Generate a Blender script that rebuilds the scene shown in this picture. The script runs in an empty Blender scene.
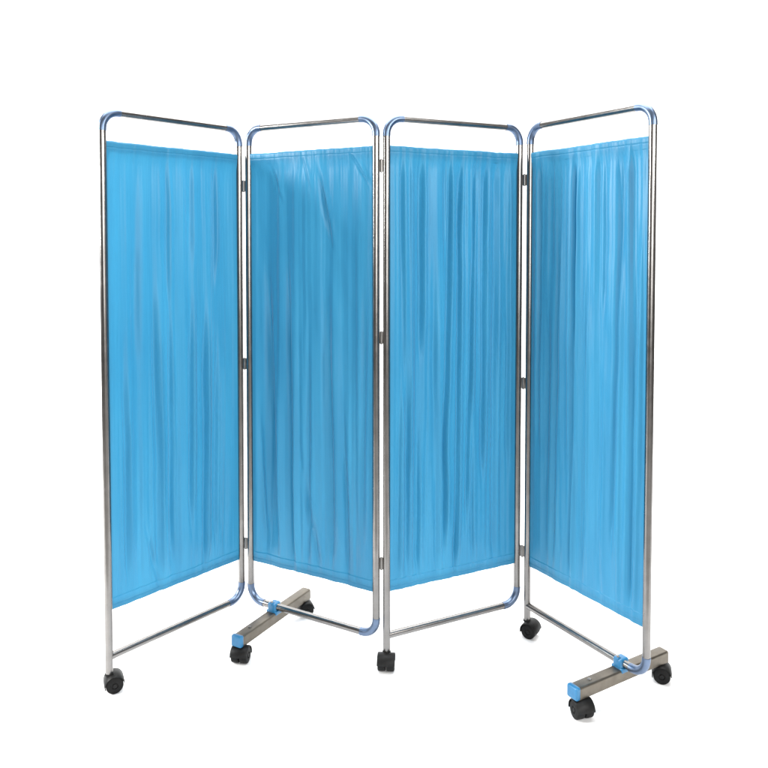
import bpy, bmesh, math
import numpy as np
from mathutils import Vector, Matrix

scene = bpy.context.scene
COL = scene.collection
R = math.radians

# ------------------------------------------------------------------ helpers
def link(name, mesh, mat, parent=None, loc=(0, 0, 0), rz=0.0):
    o = bpy.data.objects.new(name, mesh)
    COL.objects.link(o)
    o.location = loc
    o.rotation_euler = (0, 0, rz)
    if parent is not None:
        o.parent = parent
    if mat is not None:
        mesh.materials.append(mat)
    return o

def finish(bm, name, smooth=True, angle=40):
    bmesh.ops.recalc_face_normals(bm, faces=bm.faces)
    me = bpy.data.meshes.new(name)
    bm.to_mesh(me)
    bm.free()
    if smooth:
        for p in me.polygons:
            p.use_smooth = True
        me.set_sharp_from_angle(angle=R(angle))
    return me

def sweep(bm, path, radius, seg=20, caps=True):
    """round tube along a list of points"""
    pts = [Vector(p) for p in path]
    n = len(pts)
    rings = []
    up = None
    for i, p in enumerate(pts):
        if i == 0: t = pts[1] - pts[0]
        elif i == n - 1: t = pts[-1] - pts[-2]
        else: t = (pts[i + 1] - p).normalized() + (p - pts[i - 1]).normalized()
        t.normalize()
        if up is None:
            up = Vector((0, 1, 0)) if abs(t.y) < .9 else Vector((1, 0, 0))
        u = (up - t * up.dot(t)).normalized()
        v = t.cross(u)
        up = u
        r = radius[i] if isinstance(radius, (list, tuple)) else radius
        rings.append([bm.verts.new(p + (u * math.cos(a) + v * math.sin(a)) * r)
                      for a in [2 * math.pi * k / seg for k in range(seg)]])
    for i in range(n - 1):
        for k in range(seg):
            bm.faces.new((rings[i][k], rings[i][(k + 1) % seg], rings[i + 1][(k + 1) % seg], rings[i + 1][k]))
    if caps:
        bm.faces.new(rings[0][::-1])
        bm.faces.new(rings[-1])

def lathe(bm, prof, mtx, seg=32):
    """profile of (radius, height) turned round local z"""
    rings = []
    for r, h in prof:
        if r < 1e-6:
            rings.append([bm.verts.new(mtx @ Vector((0, 0, h)))])
        else:
            rings.append([bm.verts.new(mtx @ Vector((r * math.cos(2 * math.pi * k / seg), r * math.sin(2 * math.pi * k / seg), h))) for k in range(seg)])
    for a, b in zip(rings[:-1], rings[1:]):
        for k in range(seg):
            k2 = (k + 1) % seg
            if len(a) == 1 and len(b) == 1: continue
            if len(a) == 1: bm.faces.new((a[0], b[k], b[k2]))
            elif len(b) == 1: bm.faces.new((a[k], a[k2], b[0]))
            else: bm.faces.new((a[k], a[k2], b[k2], b[k]))

def box(bm, c, s, bev=0.0, mtx=None, seg=2):
    m = Matrix.Translation(c) @ Matrix.Diagonal((s[0], s[1], s[2], 1))
    if mtx is not None: m = mtx @ m
    r = bmesh.ops.create_cube(bm, size=1.0, matrix=m)
    if bev > 0:
        es = list({e for v in r['verts'] for e in v.link_edges})
        bmesh.ops.bevel(bm, geom=es, offset=bev, segments=seg, affect='EDGES', profile=.6)

# ------------------------------------------------------------------ materials
def new_mat(name):
    m = bpy.data.materials.new(name)
    m.use_nodes = True
    nt = m.node_tree
    return m, nt, nt.nodes['Principled BSDF']

def nd(nt, typ, **kw):
    n = nt.nodes.new(typ)
    for k, v in kw.items():
        if k in n.inputs: n.inputs[k].default_value = v
        else: setattr(n, k, v)
    return n

def metal(name, c1, c2, rough, brushed=True):
    m, nt, b = new_mat(name)
    b.inputs['Metallic'].default_value = 1
    tc = nd(nt, 'ShaderNodeTexCoord')
    n = nd(nt, 'ShaderNodeTexNoise', Scale=26.0, Detail=5.0)
    nt.links.new(tc.outputs['Object'], n.inputs['Vector'])
    r = nd(nt, 'ShaderNodeValToRGB')
    r.color_ramp.elements[0].color = (*c1, 1); r.color_ramp.elements[0].position = .3
    r.color_ramp.elements[1].color = (*c2, 1); r.color_ramp.elements[1].position = .7
    nt.links.new(n.outputs['Fac'], r.inputs['Fac'])
    nt.links.new(r.outputs['Color'], b.inputs['Base Color'])
    n2 = nd(nt, 'ShaderNodeTexNoise', Scale=60.0, Detail=6.0)
    nt.links.new(tc.outputs['Object'], n2.inputs['Vector'])
    mr = nd(nt, 'ShaderNodeMapRange')
    mr.inputs['To Min'].default_value = rough * .75
    mr.inputs['To Max'].default_value = rough * 1.35
    nt.links.new(n2.outputs['Fac'], mr.inputs['Value'])
    nt.links.new(mr.outputs['Result'], b.inputs['Roughness'])
    return m

STEEL = metal('polished_steel', (.195, .187, .180), (.24, .231, .224), .23)
FOOTSTEEL = metal('brushed_steel', (.125, .111, .092), (.172, .154, .128), .36)
HINGE = metal('hinge_steel', (.20, .19, .18), (.26, .25, .24), .34)
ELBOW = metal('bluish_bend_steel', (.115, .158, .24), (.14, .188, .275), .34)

def plastic(name, c1, c2, rough, bump=.0, spec=.5):
    m, nt, b = new_mat(name)
    tc = nd(nt, 'ShaderNodeTexCoord')
    n = nd(nt, 'ShaderNodeTexNoise', Scale=45.0, Detail=6.0)
    nt.links.new(tc.outputs['Object'], n.inputs['Vector'])
    r = nd(nt, 'ShaderNodeValToRGB')
    r.color_ramp.elements[0].color = (*c1, 1); r.color_ramp.elements[0].position = .35
    r.color_ramp.elements[1].color = (*c2, 1); r.color_ramp.elements[1].position = .7
    nt.links.new(n.outputs['Fac'], r.inputs['Fac'])
    nt.links.new(r.outputs['Color'], b.inputs['Base Color'])
    b.inputs['Roughness'].default_value = rough
    b.inputs['Specular IOR Level'].default_value = spec
    if bump:
        n2 = nd(nt, 'ShaderNodeTexNoise', Scale=400.0, Detail=3.0)
        nt.links.new(tc.outputs['Object'], n2.inputs['Vector'])
        bp = nd(nt, 'ShaderNodeBump', Strength=bump, Distance=.0006)
        nt.links.new(n2.outputs['Fac'], bp.inputs['Height'])
        nt.links.new(bp.outputs['Normal'], b.inputs['Normal'])
    return m

BLACK = plastic('black_rubber', (.003, .003, .003), (.008, .008, .008), .55, .3, .16)
HOODM = plastic('black_nylon', (.004, .004, .004), (.009, .009, .009), .48, .2, .2)
BLUEP = plastic('blue_plastic', (.012, .125, .27), (.018, .155, .32), .33, .1)

def fabric(name, c1, c2):
    m, nt, b = new_mat(name)
    out = nt.nodes['Material Output']
    tc = nd(nt, 'ShaderNodeTexCoord')
    mp = nd(nt, 'ShaderNodeMapping')
    mp.inputs['Scale'].default_value = (16, 16, 1.6)
    nt.links.new(tc.outputs['Object'], mp.inputs['Vector'])
    n = nd(nt, 'ShaderNodeTexNoise', Scale=1.0, Detail=5.0)
    nt.links.new(mp.outputs['Vector'], n.inputs['Vector'])
    r = nd(nt, 'ShaderNodeValToRGB')
    r.color_ramp.elements[0].color = (*c1, 1); r.color_ramp.elements[0].position = .3
    r.color_ramp.elements[1].color = (*c2, 1); r.color_ramp.elements[1].position = .7
    nt.links.new(n.outputs['Fac'], r.inputs['Fac'])
    nt.links.new(r.outputs['Color'], b.inputs['Base Color'])
    b.inputs['Roughness'].default_value = .42
    b.inputs['Specular IOR Level'].default_value = .36
    b.inputs['Sheen Weight'].default_value = .12
    b.inputs['Sheen Roughness'].default_value = .4
    # fine vertical crinkle of the thin nylon plus its weave
    mp2 = nd(nt, 'ShaderNodeMapping')
    mp2.inputs['Scale'].default_value = (130, 130, 2.2)
    nt.links.new(tc.outputs['Object'], mp2.inputs['Vector'])
    n2 = nd(nt, 'ShaderNodeTexNoise', Scale=1.0, Detail=3.0)
    nt.links.new(mp2.outputs['Vector'], n2.inputs['Vector'])
    n3 = nd(nt, 'ShaderNodeTexNoise', Scale=900.0, Detail=1.0)
    nt.links.new(tc.outputs['Object'], n3.inputs['Vector'])
    bp = nd(nt, 'ShaderNodeBump', Strength=.5, Distance=.0025)
    nt.links.new(n2.outputs['Fac'], bp.inputs['Height'])
    bp2 = nd(nt, 'ShaderNodeBump', Strength=.15, Distance=.0004)
    nt.links.new(n3.outputs['Fac'], bp2.inputs['Height'])
    nt.links.new(bp.outputs['Normal'], bp2.inputs['Normal'])
    nt.links.new(bp2.outputs['Normal'], b.inputs['Normal'])
    tr = nd(nt, 'ShaderNodeBsdfTranslucent')
    nt.links.new(r.outputs['Color'], tr.inputs['Color'])
    nt.links.new(bp2.outputs['Normal'], tr.inputs['Normal'])
    mx = nd(nt, 'ShaderNodeMixShader')
    mx.inputs['Fac'].default_value = .16
    nt.links.new(b.outputs['BSDF'], mx.inputs[1])
    nt.links.new(tr.outputs['BSDF'], mx.inputs[2])
    nt.links.new(mx.outputs['Shader'], out.inputs['Surface'])
    return m

CLOTH = fabric('blue_nylon', (.023, .190, .348), (.034, .236, .408))

# ------------------------------------------------------------------ noise for cloth
def vnoise(x, z, seed):
    """smooth 2-D value noise, -1..1"""
    xi = np.floor(x).astype(np.int64); zi = np.floor(z).astype(np.int64)
    fx = x - xi; fz = z - zi
    fx = fx * fx * fx * (fx * (fx * 6 - 15) + 10); fz = fz * fz * fz * (fz * (fz * 6 - 15) + 10)
    def h(a, b):
        v = np.sin(a * 127.1 + b * 311.7 + seed * 74.7) * 43758.5453
        return (v - np.floor(v)) * 2 - 1
    a = h(xi, zi); b = h(xi + 1, zi); c = h(xi, zi + 1); d = h(xi + 1, zi + 1)
    return (a * (1 - fx) + b * fx) * (1 - fz) + (c * (1 - fx) + d * fx) * fz

def sstep(a, b, x):
    t = np.clip((x - a) / (b - a), 0, 1)
    return t * t * (3 - 2 * t)

# ------------------------------------------------------------------ measured layout (metres, floor at 0)
W = 0.4925            # post to post, one panel
TR = 0.0113           # tube radius
ZB, ZT = 0.103, 1.703 # centre lines of bottom and top rails
BEND = 0.05
# start x, start y, angle, which bottom corners are bent (left, right)
PANELS = [(-.8111, 2.2019, .8579, False, True),
          (-.4546, 2.5621, -.5078, True, True),
          (.0081, 2.3240, .4552, False, True),
          (.4824, 2.5204, -1.0256, False, True)]
Z0, Z1 = ZB + .087 * 1.6, ZT - .056 * 1.6   # curtain bottom and top

def arc(cx, cz, a0, a1, r=BEND, n=14):
    return [(cx + r * math.cos(a0 + (a1 - a0) * k / n), 0, cz + r * math.sin(a0 + (a1 - a0) * k / n)) for k in range(n + 1)]

root = bpy.data.objects.new('folding_screen', None)
COL.objects.link(root)
root.location = (0, 2.36, 0)
root['label'] = 'four-panel folding privacy screen with bright blue curtains in steel tube frames on black casters'
root['category'] = 'privacy screen'
OFF = Vector((0, -2.36, 0))

# ------------------------------------------------------------------ curtains
# fold list: fraction across at top end, at bottom end, height fraction of top end and bottom end, half width (m), depth (m)
FOLDS = {
 0: [(.13, .13, .62, .0, .009, .007), (.33, .36, .75, -.1, .010, .010), (.44, .46, .70, .02, .006, .006), (.60, .58, .72, .10, .007, .008),
     (.71, .69, .70, -.1, .007, .009), (.80, .77, .62, .02, .006, .006), (.42, .43, 1.1, .62, .008, .006), (.80, .79, 1.1, .66, .007, .007),
     (.26, .42, .16, -.1, .006, .006), (.88, .85, .4, -.1, .012, .005), (.22, .20, .98, .5, .014, .005), (.61, .60, 1.1, .7, .01, .005)],
 1: [(.13, .22, .76, .05, .014, .014), (.33, .37, .78, -.1, .008, .009), (.63, .67, .70, .02, .017, .013), (.19, .29, .97, .88, .006, .007),
     (.56, .68, .98, .77, .008, .010), (.80, 1.0, 1.0, .89, .006, .009), (.93, .90, .8, .1, .013, .007), (.45, .53, .99, .9, .005, .006),
     (.50, .47, .62, -.1, .010, .006), (.74, .80, .45, -.1, .010, .008), (.30, .30, 1.05, .9, .006, .005), (.40, .62, .35, -.1, .012, .006), (.08, .14, .4, -.1, .010, .007)],
 2: [(.10, .12, 1.1, .4, .008, .006), (.25, .24, 1.1, .5, .008, .007), (.46, .42, 1.1, .05, .006, .009), (.54, .50, 1.1, -.1, .006, .009),
     (.66, .58, 1.1, .1, .006, .009), (.74, .70, 1.1, .2, .008, .009), (.34, .36, .8, -.1, .010, .007), (.82, .80, .8, -.1, .010, .008),
     (.90, .92, 1.1, .2, .007, .006), (.14, .15, .6, -.1, .011, .007), (.62, .63, .5, -.1, .006, .006), (.24, .22, .4, -.1, .006, .006)],
 3: [(.09, .10, 1.1, .3, .008, .005), (.41, .38, 1.1, -.1, .007, .009), (.26, .24, .9, .0, .009, .006), (.53, .50, .8, .1, .007, .006),
     (.80, .72, 1.1, .1, .010, .008), (.90, .87, .85, -.1, .009, .007), (.17, .18, .7, -.1, .011, .007), (.62, .64, .6, -.1, .010, .006),
     (.66, .66, 1.1, .6, .008, .005), (.95, .96, .9, .2, .006, .005)],
}
STYLE = {0: (.0050, .0042, .5), 1: (.0080, .0036, .6), 2: (.0040, .0056, 1.0), 3: (.0040, .0052, 1.0)}   # broad, fine, fine share at the top

def cloth_y(i, x, z):
    s = (z - Z0) / (Z1 - Z0)
    u = x / W
    broad, fine, ftop = STYLE[i]
    sd = i * 17.3
    xw = x + .010 * vnoise(x * 7, z * .8, sd + 1) + .008 * vnoise(x * 0 + 3.5, z * 1.1, sd + 2) * np.sin(u * math.pi)
    y = broad * vnoise(xw * 15, z * .55 + 5, sd + 3)
    fm = (ftop + (1 - ftop) * sstep(.85, .35, s)) * (.55 + .45 * vnoise(x * 9, z * 2.0, sd + 4))
    y += fine * 1.3 * fm * vnoise(xw * 58, z * .45, sd + 5)
    r = 1 - np.abs(vnoise(xw * 31, z * .4, sd + 6)) * 2
    y += fine * .8 * fm * r
    y += fine * .28 * (.4 + .6 * fm) * vnoise(xw * 120, z * .6, sd + 12)
    # shallow sideways buckles, as thin nylon shows
    y += .0010 * vnoise(x * 22 + z * 6, z * 9, sd + 7)
    # gathers close under both hems
    gt = np.exp(-np.clip(Z1 - z, 0, 9) / .035); gb = np.exp(-np.clip(z - Z0, 0, 9) / .05)
    y += .0028 * gt * vnoise(x * 95, z * 2, sd + 8) + .0024 * gb * vnoise(x * 70, z * 2, sd + 9)
    for (ft, fb, st, sb, w, d) in FOLDS[i]:
        t = np.clip((st - s) / (st - sb), 0, 1)
        c = (ft + (fb - ft) * t) * W + .004 * vnoise(s * 6, s * 0 + .5, sd + ft * 31)
        fd = min(.26, .55 * (st - sb))
        env = sstep(st + .04, st - fd, s) * sstep(sb - .02, sb + .12, s)
        q = (x - c) / w
        y += d * env * (np.exp(-q * q) - .55 * np.exp(-((q - 1.7) / 1.3) ** 2))
    # puckers drawn in by the two lines of stitching
    for zz in (Z0 + .011, Z1 - .013):
        y += .0016 * np.exp(-np.abs(z - zz) / .009) * vnoise(x * 150, z * 6, sd + 11)
    # held flat at the posts and at the rod
    edge = sstep(.006, .045, x) * sstep(W - .006, W - .045, x)
    hold = .14 + .86 * sstep(0, .075, 1 - s)
    low = .15 + .85 * sstep(0, .08, s)
    return 1.35 * y * edge * hold * low

def make_curtain(i):
    nx, nz = 340, 300
    x = np.linspace(.0085, W - .0085, nx)
    rows = []   # (z sample, z offset, y offset)
    for k in range(4): rows.append((Z0 + .018 * (1 - k / 4.), 0, .0042))          # hem turned up behind
    for k in range(5):
        a = math.pi / 2 + math.pi * k / 4.
        rows.append((Z0, -.0022 + .0026 * math.sin(a - math.pi / 2) * -1 + .0005, .002 + .0022 * math.sin(a)))
    zs_ = list(np.arange(Z0 + .001, Z0 + .03, .001)) + list(np.linspace(Z0 + .03, Z1 - .034, nz)) + list(np.arange(Z1 - .033, Z1 - .0005, .001))
    for q in zs_:
        seam = math.exp(-((q - (Z0 + .011)) / .0016) ** 2) + math.exp(-((q - (Z1 - .013)) / .0016) ** 2)
        rows.append((q, 0, .0008 * seam))
    for k in range(9):
        a = math.pi * k / 8.
        rows.append((Z1, .0062 * math.sin(a), .0055 - .0055 * math.cos(a)))        # sleeve over the rod
    for k in range(1, 5): rows.append((Z1 - .024 * k / 4., 0, .0110 - .004 * k / 4.))
    V = []
    for zs, zo, yo in rows:
        z = np.full(nx, zs)
        y = cloth_y(i, x, z) + yo - (.0055 if zs > Z1 - .0001 else .0055 * float(sstep(Z1 - .06, Z1, np.array(zs))))
        dz = .0007 * vnoise(x * 20, x * 0 + 2, i * 5. + 1) + (.0007 * vnoise(x * 60, x * 0 + 4, i * 5. + 2) if zs > .8 else .0007 * vnoise(x * 45, x * 0 + 4, i * 5. + 3))
        dx = np.zeros(nx)
        # side edges wander a little
        sag = .0022 * float(vnoise(np.array(zs * 4.), np.array(.3), i * 3. + 2))
        dx += sag * (1 - sstep(0, .05, x)) - sag * .7 * sstep(W - .05, W, x)
        if zs > Z1 - .03 or zs < Z0 + .02: z = z + dz
        V.append(np.stack([x + dx, y, z + zo], 1))
    nr = len(rows)
    V = np.concatenate(V)
    idx = np.arange(nr * nx).reshape(nr, nx)
    F = np.stack([idx[:-1, :-1], idx[:-1, 1:], idx[1:, 1:], idx[1:, :-1]], -1).reshape(-1, 4)
    me = bpy.data.meshes.new('curtain')
    me.vertices.add(len(V)); me.vertices.foreach_set('co', V.astype(np.float32).ravel())
    me.loops.add(F.size); me.loops.foreach_set('vertex_index', F.astype(np.int32).ravel())
    me.polygons.add(len(F))
    me.polygons.foreach_set('loop_start', np.arange(0, F.size, 4, dtype=np.int32))
    me.polygons.foreach_set('loop_total', np.full(len(F), 4, dtype=np.int32))
    me.polygons.foreach_set('use_smooth', np.ones(len(F), dtype=bool))
    me.update(); me.validate()
    return me

# ------------------------------------------------------------------ casters
def caster_meshes():
    r, w = .0248, .0245
    out = []
    bm = bmesh.new()
    prof = [(0, -w / 2 + .003), (.009, -w / 2 + .003), (.010, -w / 2), (r - .004, -w / 2), (r - .0012, -w / 2 + .0012), (r, -w / 2 + .004),
            (r, w / 2 - .004), (r - .0012, w / 2 - .0012), (r - .004, w / 2), (.010, w / 2), (.009, w / 2 - .002), (0, w / 2 - .002)]
    lathe(bm, prof, Matrix.Rotation(R(90), 4, 'X'), 40)
    out.append(finish(bm, 'wheel', angle=35))
    # hood: shell over the upper back of both wheels, with rounded cheeks
    bm = bmesh.new()
    ri, ro, hw = r + .0010, r + .0038, .0272
    n = 22; secs = []
    for k in range(n + 1):
        a = R(4) + R(190) * k / n
        sec = []
        for rr, yy in [(ri, -hw + .003), (ri, -hw), (ro - .0016, -hw), (ro, -hw + .0025), (ro + .0006, 0), (ro, hw - .0025), (ro - .0016, hw), (ri, hw), (ri, hw - .003)]:
            sec.append(bm.verts.new((rr * math.cos(a), yy, rr * math.sin(a))))
        secs.append(sec)
    m = len(secs[0])
    for a, b in zip(secs[:-1], secs[1:]):
        for j in range(m):
            bm.faces.new((a[j], a[(j + 1) % m], b[(j + 1) % m], b[j]))
    bm.faces.new(secs[0][::-1]); bm.faces.new(secs[-1])
    box(bm, (-.003, 0, .012), (.030, .0035, .022), .001)      # centre web down to the axle
    out.append(finish(bm, 'hood', angle=38))
    bm = bmesh.new()
    lathe(bm, [(0, -.0262), (.0055, -.0262), (.0062, -.0252), (.0062, .0252), (.0055, .0262), (0, .0262)], Matrix.Rotation(R(90), 4, 'X'), 20)
    out.append(finish(bm, 'axle', angle=35))
    bm = bmesh.new()
    lathe(bm, [(0, 0), (.0125, 0), (.0135, .002), (.0125, .007), (.008, .009), (.008, .018), (0, .018)], Matrix.Identity(4), 24)
    out.append(finish(bm, 'stem', angle=35))
    return out
WHEEL, HOODME, AXLE, STEM = caster_meshes()
for me, mm in ((WHEEL, BLACK), (HOODME, HOODM), (AXLE, HOODM), (STEM, HOODM)): me.materials.append(mm)

def make_caster(px, py, yaw, ztop):
    """px,py: swivel point; the wheels trail behind it"""
    trail = .013
    c = bpy.data.objects.new('caster', HOODME.copy())
    COL.objects.link(c)
    c.data.name = 'caster_hood'
    c.parent = root
    c.rotation_euler = (0, 0, yaw)
    d = Vector((math.cos(yaw), math.sin(yaw), 0))
    p = Vector((px, py, .0248)) + d * trail
    c.location = p + OFF
    for s in (-1, 1):
        w = bpy.data.objects.new('wheel', WHEEL); COL.objects.link(w); w.parent = c
        w.location = (0, s * .0137, 0)
    a = bpy.data.objects.new('axle', AXLE); COL.objects.link(a); a.parent = c
    st = bpy.data.objects.new('stem', STEM); COL.objects.link(st); st.parent = c
    st.location = (-trail, 0, .0235)
    st.scale = (1, 1, (ztop - .044) / .018)
    return c

# ------------------------------------------------------------------ panels
panel_frames = []
for i, (sx, sy, ang, bl, br) in enumerate(PANELS):
    loc = Vector((sx, sy, 0)) + OFF
    zlow = ZB + BEND
    zfoot = .055
    bm = bmesh.new()
    # left post, right post, top rail, bottom rail: straight lengths, the bends are parts of their own
    sweep(bm, [(0, 0, zlow if bl else zfoot), (0, 0, ZT - BEND)], TR)
    sweep(bm, [(W, 0, zlow if br else zfoot), (W, 0, ZT - BEND)], TR)
    sweep(bm, [(BEND, 0, ZT), (W - BEND, 0, ZT)], TR)
    sweep(bm, [(BEND if bl else .004, 0, ZB), (W - BEND if br else W - .004, 0, ZB)], TR * .97)
    fr = link('panel_frame', finish(bm, 'panel_frame'), STEEL, root, loc, ang)
    panel_frames.append(fr)
    def elbow(pts):
        bm = bmesh.new()
        p0, p1 = Vector(pts[0]), Vector(pts[1]); q0, q1 = Vector(pts[-1]), Vector(pts[-2])
        path = [p0 + (p0 - p1).normalized() * .006] + [Vector(p) for p in pts] + [q0 + (q0 - q1).normalized() * .006]
        sweep(bm, path, TR + .0009, 22)
        link('corner_bend', finish(bm, 'corner_bend', angle=50), ELBOW, fr)
    elbow(arc(BEND, ZT - BEND, math.pi, math.pi / 2))
    elbow(arc(W - BEND, ZT - BEND, math.pi / 2, 0))
    if bl: elbow(arc(BEND, ZB + BEND, math.pi, math.pi * 1.5))
    if br: elbow(arc(W - BEND, ZB + BEND, math.pi * 1.5, math.pi * 2))
    # thin rods the curtain is threaded on
    for zz in (Z1,):
        bm = bmesh.new()
        sweep(bm, [(TR - .002, 0, zz), (W - TR + .002, 0, zz)], .0024, 12)
        link('curtain_rod', finish(bm, 'curtain_rod'), STEEL, fr)
    link('curtain', make_curtain(i), CLOTH, fr)

# ------------------------------------------------------------------ hinges
def pend(i, end):
    x, y, a = PANELS[i][:3]
    t = W if end else 0
    return Vector((x + t * math.cos(a), y + t * math.sin(a), 0))
for j, fracs in enumerate([(.119, .494, .880), (.091, .419, .858), (.108, .531, .887)]):
    A, B = pend(j, 1), pend(j + 1, 0)
    mid = (A + B) / 2; d = (B - A); L = d.length; a = math.atan2(d.y, d.x)
    for f in fracs:
        z = ZT - f * 1.6
        bm = bmesh.new()
        g = L - 2 * TR
        lw = g / 2 - .0035 + .003
        for s in (-1, 1):
            box(bm, (s * (g / 2 + .0015 - lw / 2), 0, 0), (lw, .0042, .036), .0008)
        sweep(bm, [(0, -.001, -.0185), (0, -.001, .0185)], .0046, 14)
        h = link('hinge', finish(bm, 'hinge', angle=35), HINGE, root, mid + Vector((0, 0, z)) + OFF, a)
        bm = bmesh.new()
        lathe(bm, [(0, -.0205), (.0030, -.0205), (.0036, -.0195), (.0036, -.0185), (.0022, -.0185), (.0022, .0185), (.0036, .0185), (.0036, .0195), (.0030, .0205), (0, .0205)], Matrix.Translation((0, -.001, 0)), 14)
        link('hinge_pin', finish(bm, 'hinge_pin', angle=35), STEEL, h)

# ------------------------------------------------------------------ feet
def make_foot(i, t, yaws):
    x, y, a = PANELS[i][:3]
    c = Vector((x + t * math.cos(a), y + t * math.sin(a), 0))
    fa = a + math.pi / 2
    z0, z1, hw, hl = .055, .0885, .0185, .187
    # inverted channel with rounded shoulders, closed rear end
    sec = [(-hw, z0)]
    rad = .006
    for k in range(6):
        q = math.pi - math.pi / 2 * k / 5; sec.append((-hw + rad + rad * math.cos(q), z1 - rad + rad * math.sin(q)))
    for k in range(6):
        q = math.pi / 2 - math.pi / 2 * k / 5; sec.append((hw - rad + rad * math.cos(q), z1 - rad + rad * math.sin(q)))
    sec.append((hw, z0))
    sec += [(hw - .0016, z0)]
    inner = []
    for (yy, zz) in sec[1:-2]:
        inner.append((yy * (hw - .0016) / hw, zz - .0016 if zz > z1 - rad * .5 else zz))
    sec += inner[::-1] + [(-hw + .0016, z0)]
    bm = bmesh.new()
    A = [bm.verts.new((-hl, yy, zz)) for yy, zz in sec]
    B = [bm.verts.new((hl, yy, zz)) for yy, zz in sec]
    n = len(sec)
    for k in range(n): bm.faces.new((A[k], A[(k + 1) % n], B[(k + 1) % n], B[k]))
    bm.faces.new(A[::-1]); bm.faces.new(B)
    # rear end plate with clipped corners
    box(bm, (hl - .003, 0, (z0 + z1) / 2 - .0005), (.008, hw * 2 - .0006, z1 - z0 - .002), .0025)
    foot = link('foot_bar', finish(bm, 'foot_bar', angle=30), FOOTSTEEL, root, c + OFF, fa)
    # front end cap of blue plastic
    bm = bmesh.new()
    box(bm, (-hl - .002, 0, (z0 + z1) / 2 + .0005), (.017, hw * 2 + .0024, z1 - z0 + .003), .0065, seg=4)
    link('end_cap', finish(bm, 'end_cap', angle=50), BLUEP, foot)
    # saddle clamp holding the bottom rail on the bar
    bm = bmesh.new()
    box(bm, (0, 0, ZB - .0005), (.036, .032, .031), .009, seg=4)
    box(bm, (-.0, 0, z1 - .002), (.034, .0415, .013), .003, seg=3)
    box(bm, (-.0125, 0, ZB + .012), (.012, .013, .012), .003, seg=3)
    cl = link('rail_clamp', finish(bm, 'rail_clamp', angle=50), BLUEP, foot)
    bm = bmesh.new()
    lathe(bm, [(.0, .0), (.0045, 0), (.0045, .002), (.0035, .0035), (0, .004)], Matrix.Translation((-.0125, 0, ZB + .0178)), 16)
    link('clamp_screw', finish(bm, 'clamp_screw', angle=35), STEEL, cl)
    bm = bmesh.new()
    lathe(bm, [(.0, 0), (.0055, 0), (.0055, .0012), (.004, .0028), (0, .0034)], Matrix.Translation((-.128, 0, z1)), 16)
    link('rivet', finish(bm, 'rivet', angle=35), STEEL, foot)
    d = Vector((math.cos(fa), math.sin(fa), 0))
    for s, yw in zip((-.166, .160), yaws):
        p = c + d * s
        make_caster(p.x, p.y, yw, .060)
make_foot(1, .098, (R(-100), R(20)))
make_foot(3, .402, (R(-75), R(-20)))
# casters straight under the three posts that run to the floor
for i, yw in ((0, R(25)), (2, R(-95)), (3, R(-35))):
    p = pend(i, 0)
    make_caster(p.x, p.y, yw, .060)

# ------------------------------------------------------------------ setting: white studio sweep on a grey studio floor
def white_mat():
    m, nt, b = new_mat('white_paper')
    tc = nd(nt, 'ShaderNodeTexCoord')
    n = nd(nt, 'ShaderNodeTexNoise', Scale=3.0, Detail=6.0)
    nt.links.new(tc.outputs['Object'], n.inputs['Vector'])
    r = nd(nt, 'ShaderNodeValToRGB')
    r.color_ramp.elements[0].color = (.87, .87, .87, 1); r.color_ramp.elements[1].color = (.90, .90, .90, 1)
    nt.links.new(n.outputs['Fac'], r.inputs['Fac'])
    nt.links.new(r.outputs['Color'], b.inputs['Base Color'])
    b.inputs['Roughness'].default_value = .8
    b.inputs['Specular IOR Level'].default_value = .2
    return m
def floor_mat():
    m, nt, b = new_mat('grey_studio_floor')
    tc = nd(nt, 'ShaderNodeTexCoord')
    n = nd(nt, 'ShaderNodeTexNoise', Scale=5.0, Detail=8.0)
    nt.links.new(tc.outputs['Object'], n.inputs['Vector'])
    r = nd(nt, 'ShaderNodeValToRGB')
    r.color_ramp.elements[0].color = (.30, .29, .28, 1); r.color_ramp.elements[1].color = (.40, .39, .38, 1)
    nt.links.new(n.outputs['Fac'], r.inputs['Fac'])
    nt.links.new(r.outputs['Color'], b.inputs['Base Color'])
    b.inputs['Roughness'].default_value = .6
    return m
bm = bmesh.new()
prof = [(1.5, 0)]
YB, RB = 4.3, .7
prof.append((YB - RB, 0))
for k in range(1, 25):
    a = math.pi / 2 * k / 24
    prof.append((YB - RB + RB * math.sin(a), RB - RB * math.cos(a)))
prof.append((YB, 3.7))
L = [bm.verts.new((-3.3, y, z)) for y, z in prof]; Rr = [bm.verts.new((3.3, y, z)) for y, z in prof]
for k in range(len(prof) - 1): bm.faces.new((L[k], Rr[k], Rr[k + 1], L[k + 1]))
bd = link('backdrop', finish(bm, 'backdrop', angle=60), white_mat())
bd['kind'] = 'structure'
bm = bmesh.new()
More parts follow.
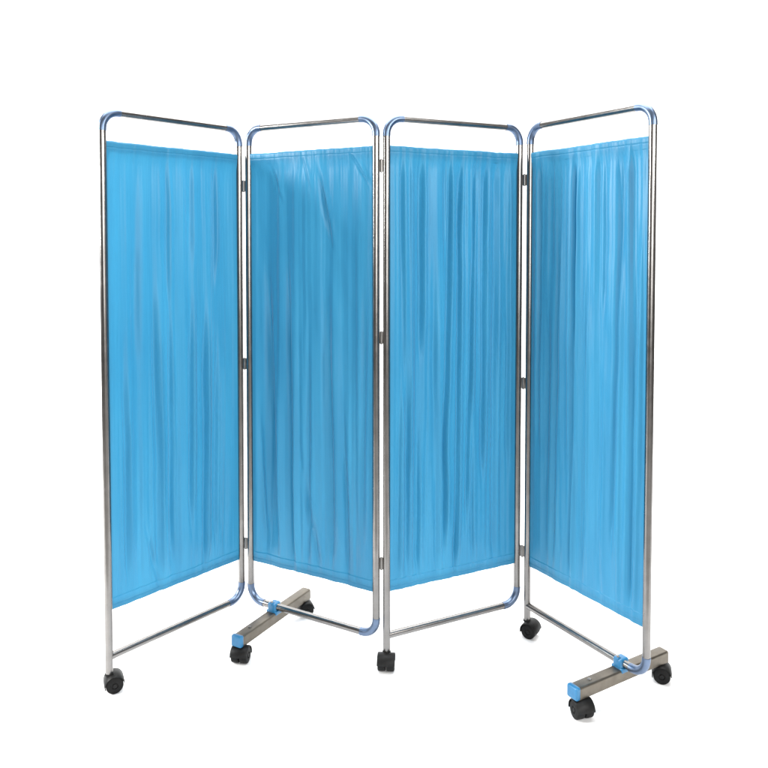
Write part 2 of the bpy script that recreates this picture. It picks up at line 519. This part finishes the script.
bmesh.ops.create_grid(bm, x_segments=1, y_segments=1, size=30, matrix=Matrix.Translation((0, 0, -.004)))
fl = link('floor', finish(bm, 'floor', smooth=False), floor_mat())
fl['kind'] = 'structure'

# ------------------------------------------------------------------ light
def area(name, loc, target, sx, sy, power, col=(1, 1, 1), spread=180):
    l = bpy.data.lights.new(name, 'AREA')
    l.shape = 'RECTANGLE'; l.size = sx; l.size_y = sy; l.energy = power; l.color = col; l.spread = R(spread)
    o = bpy.data.objects.new(name, l); COL.objects.link(o)
    o.location = loc
    o.rotation_euler = (Vector(target) - Vector(loc)).to_track_quat('-Z', 'Y').to_euler()
    return o
area('added_overhead_light', (0, 2.9, 4.2), (0, 2.8, 0), 5.0, 3.2, 385)  # added out of view overhead to push the sweep to pure white
area('added_front_light', (.95, -1.7, 1.8), (.15, 2.4, 1.25), 2.8, 1.9, 104, (1, .99, .98))  # added behind the camera so the upper posts reflect white
area('added_right_light', (2.4, -.1, 2.4), (.1, 2.5, .9), .5, 1.2, 72, (1, .99, .97))  # added key light for the right-facing curtains and their fold contrast
area('added_left_light', (-3.2, 1.88, 2.0), (.6, 2.3, .95), .4, 1.2, 185, (1, .99, .97))  # added to brighten the last curtain; first panel screens the second from it

world = bpy.data.worlds.new('World'); scene.world = world
world.use_nodes = True
bg = world.node_tree.nodes['Background']
bg.inputs['Color'].default_value = (.28, .27, .26, 1); bg.inputs['Strength'].default_value = 1.0

# ------------------------------------------------------------------ camera
cam = bpy.data.cameras.new('camera')
co = bpy.data.objects.new('camera', cam); COL.objects.link(co)
cam.sensor_width = 36; cam.sensor_fit = 'HORIZONTAL'
cam.lens = 36 * 760.7 / 768
cam.shift_y = -(384 - 267.64) / 768
co.location = (0, 0, 1.2273 + ZB)
co.rotation_euler = (math.pi / 2 - .0357, 0, 0)
cam.clip_end = 200
scene.camera = co

scene.view_settings.view_transform = 'Standard'
scene.view_settings.look = 'None'
scene.view_settings.exposure = 0
scene.view_settings.gamma = 1
